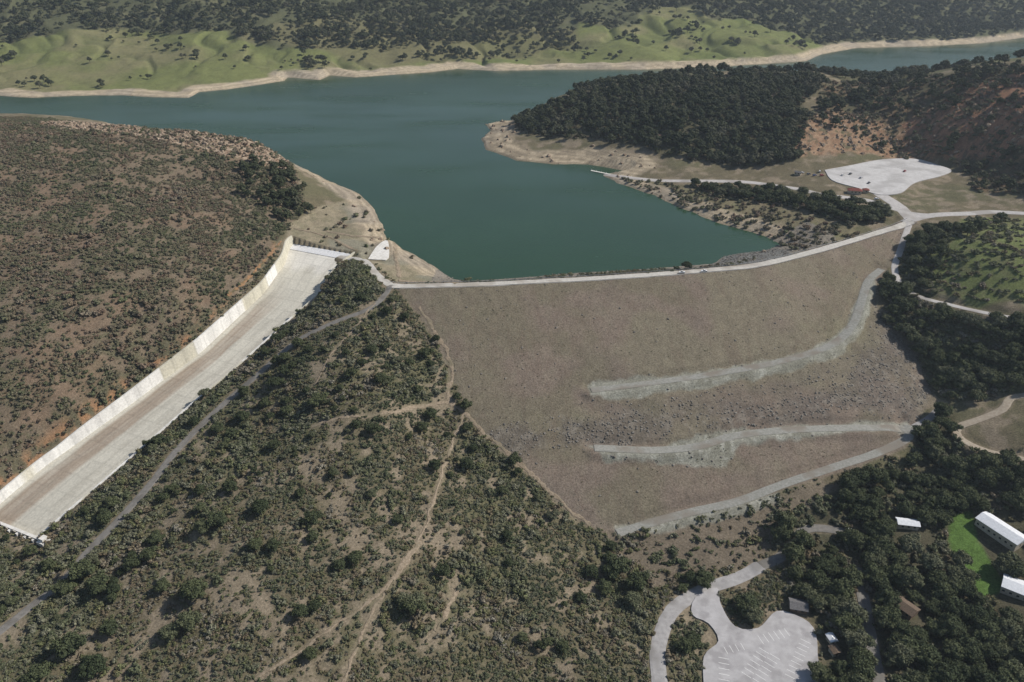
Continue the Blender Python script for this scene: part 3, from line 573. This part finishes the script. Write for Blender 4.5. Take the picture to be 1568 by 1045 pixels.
scatter('hillside_brush',lhD,(-650,-60,330,900),3.1,.45,1.5,CL,pw=1.6)
scatter('tall_hillside_brush',leftH*notc*ss(N1,.5,.75)*(dW>14)*(1-rock1),(-650,-60,330,900),50,1.5,2.7,CL)
scatter('roadside_brush',F7*notc,(-330,0,250,620),3.2,.9,2.6,CS,pw=1.4)
scatter('lakeside_brush',(bank*.4+F5+F1*.4+F2*.4+rock1*.2+approach*.05)*notc*dry,(-400,800,560,1100),12,.8,2.6,CL)
scatter('abutment_brush',(hillgreen*.22+F3*.7+F4*.6+toe*.15)*notc*(1-damM)*(1-lawn),(-100,700,150,720),7,.8,2.4,CS)
scatter('dam_face_weeds',damM*(1-clear)*(.2+.7*ss(N2,.5,.65)),(-120,420,250,660),9,.12,.36,CS,pw=2.2,sink=.05)
f12=np.clip(F1*(.6+.4*ss(N2,.3,.4))+F1b*.35*ss(N1,.4,.55)+F2*ss(N2*.6+N1*.4,.46,.56)*.72*(1-.8*rock3*ss(N5,.35,.5))*(1-.85*rock2)+F6*.4,0,1)*notc*dry
scatter('oak_woodland',f12,(-400,1000,620,1380),30,.5,1.25,CW)
f34=np.clip(F3*ss(N2,.33,.45)*(1-.8*hillgreen)+F4*ss(N2,.3,.44)*(1-lawn)+F5*.5+hillgreen*ss(N2,.62,.7)*.2,0,1)*notc*dry*ss(-padi[1],2,5)
scatter('valley_oak_woodland',f34,(60,720,140,760),32,.5,1.35,CO)
fd=beyond*(1-green)*(.15+.8*ss(N1*.6+N4*.4,.34,.5)); fd=np.clip(fd+mixed*ss(fbm(GX,GY,60,77)*.5+.5,.42,.6)*.5+green*ss(fbm(GX,GY,45,78)*.5+.5,.6,.7)*.35+green*.012,0,1)*dry*(1-ss(shb,.3,.7))
scatter('distant_oak_woodland',fd,(-1500,1600,1130,2300),68,.5,1.4,CW,pw=1.3)
scatter('mountain_woodland',(GY>2280).astype(float)*.8,(-2400,2400,2280,3600),420,1.6,3,CW)
scatter('riprap_stones',np.clip(riprap*(.35+.5*ss(N5,.35,.55))+ripA*.25+rip2+up*.25+damM*.02+benchB*.1,0,1)*notc,(-120,420,250,660),2.3,.25,1.05,CRk,4,pw=2.5,sink=0)
scatter('outcrop_rocks',np.clip(rock1*.8+rock2*.35+rock3*.2+shb*.035+pen*shb*.05,0,1)*(dW>0),(-500,800,560,1100),13,.6,3.0,CR2,4,pw=2,sink=.2)
# single trees
T=[(632,935,1.35),(945,880,1.5),(975,900,1.2),(968,925,1.0),(925,905,.9),(935,860,.8),(545,860,.8),(478,800,1.),(400,785,1.),(335,805,1.1),(312,815,.9),(392,840,.8),(300,915,1.35),(290,960,1.15),(262,975,.95),(130,885,1.3),(155,905,1.2),(105,905,1.),(112,1000,1.35),(145,1030,1.3),(65,1040,1.2),(488,622,1.2),(425,592,1.1),(372,645,.9),(335,662,.9),(355,668,.75),(458,528,.7),(430,520,.7),(552,460,.7),(600,462,.6),(668,522,.6),(716,658,.75),(700,610,.6),(690,730,.5),(800,980,.6),(862,995,.7),(1142,935,1.35),(1152,950,1.1),(1077,895,1.2),(1057,890,.8),(1048,995,.95),(1063,985,.8),(1252,1040,1.1),(570,540,.8),(620,490,.7),(590,590,.6),(640,600,.7),(520,870,.7),(570,760,.7),(610,800,.7),(240,830,.9),(205,870,.9),(250,905,.8),(170,970,.9),(1045,905,.6),(375,262,1.1),(385,258,.9),(437,300,1.1),(445,318,1.),(430,285,.9),(460,330,.7),(282,245,.8),(445,262,.8),(1320,330,1.2),(1345,332,1.2),(1335,340,1.),(725,690,.6),(660,560,.6),(905,880,.9),(890,920,.7),(565,415,.5),(530,430,.5),(515,445,.5)]
gp=onground([(t[0],t[1]) for t in T])
for (u,v,s),p in zip(T,gp):
    o=bpy.data.objects.new('oak_tree',random.choice(OAK)); o.location=(p[0],p[1],float(samp(Z,p[0],p[1]))-.3); o.rotation_euler[2]=random.random()*6.28; o.scale=(s,s,s*random.uniform(.75,1.0)); sc.collection.objects.link(o)

# ---------------- buildings -------------
M_wht=nmat('white_metal_roof',(.6,.62,.64),(.72,.73,.75),.8,rough=.5); M_gry=nmat('grey_shingle',(.1,.1,.1),(.18,.17,.17),2); M_red=nmat('red_tile',(.16,.05,.04),(.24,.085,.06),2); M_brn=nmat('brown_shingle',(.1,.075,.055),(.17,.125,.09),2)
M_wal=nmat('stucco_wall',(.4,.35,.27),(.5,.45,.36),1); M_wood=nmat('wood_wall',(.14,.1,.07),(.2,.15,.11),2); M_glass=nmat('dark_glass',(.02,.025,.03),(.04,.045,.05),1,rough=.1,spec=.5)
RM={'g':M_gry,'m':M_wht,'b':M_brn,'r':M_red,'s':M_wal,'w':M_wood}
for (nm,u,v,w,l,h,rz,rf,wl,rise,hip),p in zip(HS,hp):
    roof=RM[rf];wallm=RM[wl]
    z=float(samp(Z,p[0],p[1]))+(.6 if samp(padi[0],p[0],p[1])>-1 else 0.2); e=empty(nm,(p[0],p[1],z),rz)
    V=[];Fc=[]; boxv(V,Fc,-w/2,w/2,-l/2,l/2,-2,h)
    b0=len(V)
    if not hip:
        for y in(-l/2,l/2): V.extend([(-w/2,y,h+.001),(w/2,y,h+.001),(0,y,h+rise-.15)])
        Fc+= [(b0,b0+1,b0+2),(b0+3,b0+5,b0+4)]
    mesh('walls',V,Fc,[wallm],e)
    ov=.6; W_=w/2+ov; L_=l/2+ov; rl=L_-(W_ if hip else 0); zb=h-.15
    V=[(-W_,-L_,zb),(W_,-L_,zb),(W_,L_,zb),(-W_,L_,zb),(0,-rl,h+rise+.2),(0,rl,h+rise+.2),(-W_,-L_,zb+.2),(W_,-L_,zb+.2),(W_,L_,zb+.2),(-W_,L_,zb+.2)]
    Fc=[(6,7,4),(7,8,5,4),(8,9,5),(9,6,4,5),(0,1,7,6),(1,2,8,7),(2,3,9,8),(3,0,6,9),(0,3,2,1)]
    mesh('roof',V,Fc,[roof],e)
    V=[];Fc=[]
    for y in np.arange(-l/2+1.5,l/2-1,3.2):
        for s in(-1,1): boxv(V,Fc,s*w/2-.03,s*w/2+.03,y,y+1.2,1,2.1)
    mesh('windows',V,Fc,[M_glass],e)
    V=[];Fc=[]; boxv(V,Fc,-.5,.5,-l/2-.04,-l/2+.04,0,2.1); mesh('door',V,Fc,[M_wood],e)
# ---------------- vehicles -------------
M_tire=nmat('tyre',(.02,.02,.02),(.03,.03,.03),2)
def vehicle(nm,x,y,z,rz,colr,pick=False):
    e=empty(nm,(x,y,z),rz); mp=nmat(nm+'_paint',colr,colr,1,rough=.35,spec=.5)
    pr=[(-2.4,.35),(-2.45,.85),(-2.2,1.0),(-.9,1.0),(-.75,1.0),(1.1,1.0),(2.1,.88),(2.35,.7),(2.35,.35)]
    V=[];Fc=[]; n_=len(pr)
    for s in(-.9,.9):
        for px_,pz in pr: V.append((px_,s*(1 if pz<.9 else .94),pz))
    for i in range(n_): Fc.append((i,(i+1)%n_,n_+(i+1)%n_,n_+i))
    Fc+= [tuple(range(n_)),tuple(range(2*n_-1,n_-1,-1))]; mesh('body',V,Fc,[mp],e)
    x0,x1=(-.7,1.0) if pick else (-2.1,1.0); V=[];Fc=[]
    for x_,w_,z_ in((x0,.84,1.0),(x1,.84,1.0),(x0+.25,.7,1.55),(x1-.6,.7,1.55)): V+= [(x_,-w_,z_),(x_,w_,z_)]
    Fc=[(0,1,3,2),(0,2,6,4),(1,5,7,3),(0,4,5,1),(2,3,7,6)]; mesh('windows',V,Fc,[M_glass],e)
    V=[];Fc=[]; boxv(V,Fc,x0+.25,x1-.6,-.71,.71,1.55,1.61); mesh('cab_roof',V,Fc,[mp],e)
    V=[];Fc=[]
    for wx in(-1.5,1.5):
        for s in(-.93,.73):
            b0=len(V)
            for q_ in(0,.2):
                for k_ in range(12): t=k_*math.pi/6; V.append((wx+.36*math.cos(t),s+q_,.36+.36*math.sin(t)))
            for k_ in range(12): Fc.append((b0+k_,b0+(k_+1)%12,b0+12+(k_+1)%12,b0+12+k_))
            Fc+= [tuple(range(b0,b0+12)),tuple(range(b0+23,b0+11,-1))]
    mesh('wheels',V,Fc,[M_tire],e)
for u,v,c_,pk,rz in [(1078,415,(.7,.7,.7),1,.2),(1044,417,(.65,.65,.65),1,.1),(1228,264,(.6,.6,.62),0,.4),(1238,266,(.1,.1,.12),0,.4),(1247,268,(.05,.08,.2),0,.4),(1255,262,(.65,.65,.65),0,1.2),(1290,268,(.7,.7,.7),0,.8),(1302,266,(.08,.08,.08),0,.8),(1318,272,(.5,.5,.52),0,.8),(1330,280,(.06,.06,.08),1,.8),(1385,262,(.3,.05,.05),0,.8),(1258,268,(.3,.05,.05),0,.3),(1300,812,(.6,.6,.6),0,1.),(1342,304,(.7,.7,.7),0,.2)]:
    p=onground([(u,v+2)])[0]; vehicle('pickup_truck' if pk else 'parked_car',p[0],p[1],float(samp(Z,p[0],p[1]))+(.7 if samp(padi[0],p[0],p[1])>0 else .45),rz,c_,pk)
# ---------------- crest guardrails & fence -------------
M_rail=nmat('galvanised_rail',(.35,.35,.35),(.45,.45,.45),1,rough=.5)
def rail(nm,P,off_,h=.9,sp=3,mat=M_rail):
    Q=resample(P,sp); T_=np.gradient(Q,axis=0); T_/=np.linalg.norm(T_,axis=1)[:,None]; Nn=np.stack([-T_[:,1],T_[:,0]],1); Q=Q+Nn*off_; V=[];Fc=[]
    zq=samp(Z,Q[:,0],Q[:,1])+.15
    for i in range(len(Q)):
        R=(T_[i],Nn[i]); boxv(V,Fc,-.08,.08,-.08,.08,zq[i]-.5,zq[i]+h,R,Q[i])
        if i<len(Q)-1:
            b0=len(V)
            for j in(i,i+1):
                for dn,dz in((.09,h-.35),(.09,h),(.14,h),(.14,h-.35)): V.append((Q[j][0]+Nn[j][0]*dn,Q[j][1]+Nn[j][1]*dn,zq[j]+dz))
            for k_ in range(4): Fc.append((b0+k_,b0+(k_+1)%4,b0+4+(k_+1)%4,b0+4+k_))
    return mesh(nm,V,Fc,[mat])
rail('crest_guardrail',CR,4.6); rail('crest_guardrail',CR,-4.6)
p0=np.array(at_z(905,262,0)); p1=np.array(at_z(935,268,0)); dd_=(p1-p0)/np.linalg.norm(p1-p0); V=[];Fc=[]
boxv(V,Fc,0,float(np.linalg.norm(p1-p0)),-1.2,1.2,.3,.6,(dd_,np.array([-dd_[1],dd_[0]])),p0); 
for q_ in range(0,24,6): boxv(V,Fc,q_,q_+.3,1.21,1.5,-2,1.6,(dd_,np.array([-dd_[1],dd_[0]])),p0)
mesh('boat_dock',V,Fc,[MT['white_concrete']])

# ---------------- hazy air: a real layer of thin scattering air -------------
V=[];Fc=[]; boxv(V,Fc,-6000,6000,-800,7000,-120,700)
air=mesh('haze_air',V,Fc); hm=bpy.data.materials.new('thin_haze'); hm.use_nodes=True; nt=hm.node_tree; nt.nodes.clear(); o=nt.nodes.new('ShaderNodeOutputMaterial'); vs=nt.nodes.new('ShaderNodeVolumeScatter'); vs.inputs['Color'].default_value=(.75,.87,1,1); vs.inputs['Density'].default_value=.000065; vs.inputs['Anisotropy'].default_value=.2
nt.links.new(vs.outputs[0],o.inputs['Volume']); air.data.materials.append(hm)

# ---------------- light -------------
az=math.radians(12); el=math.radians(42)
sd_=Vector((math.cos(el)*math.cos(az),math.cos(el)*math.sin(az),math.sin(el)))
sun=bpy.data.lights.new('sun','SUN'); sun.energy=5.0; sun.angle=math.radians(.5); sun.color=(1,.955,.89); so_=bpy.data.objects.new('sun',sun); so_.rotation_euler=sd_.to_track_quat('Z','Y').to_euler(); sc.collection.objects.link(so_)
w=bpy.data.worlds.new('World'); sc.world=w; w.use_nodes=True; nt=w.node_tree; bg=nt.nodes['Background']; sk=nt.nodes.new('ShaderNodeTexSky'); sk.sky_type='NISHITA'; sk.sun_disc=False; sk.sun_elevation=el; sk.sun_rotation=math.pi/2-az; sk.altitude=300
nt.links.new(sk.outputs[0],bg.inputs[0]); bg.inputs[1].default_value=.09
cam=bpy.data.cameras.new('camera'); cam.sensor_width=36; cam.lens=F/1568*36; cam.clip_end=20000; cam.clip_start=1; co=bpy.data.objects.new('camera',cam); co.location=(0,0,CH); co.rotation_euler=(math.radians(60),0,0); sc.collection.objects.link(co); sc.camera=co
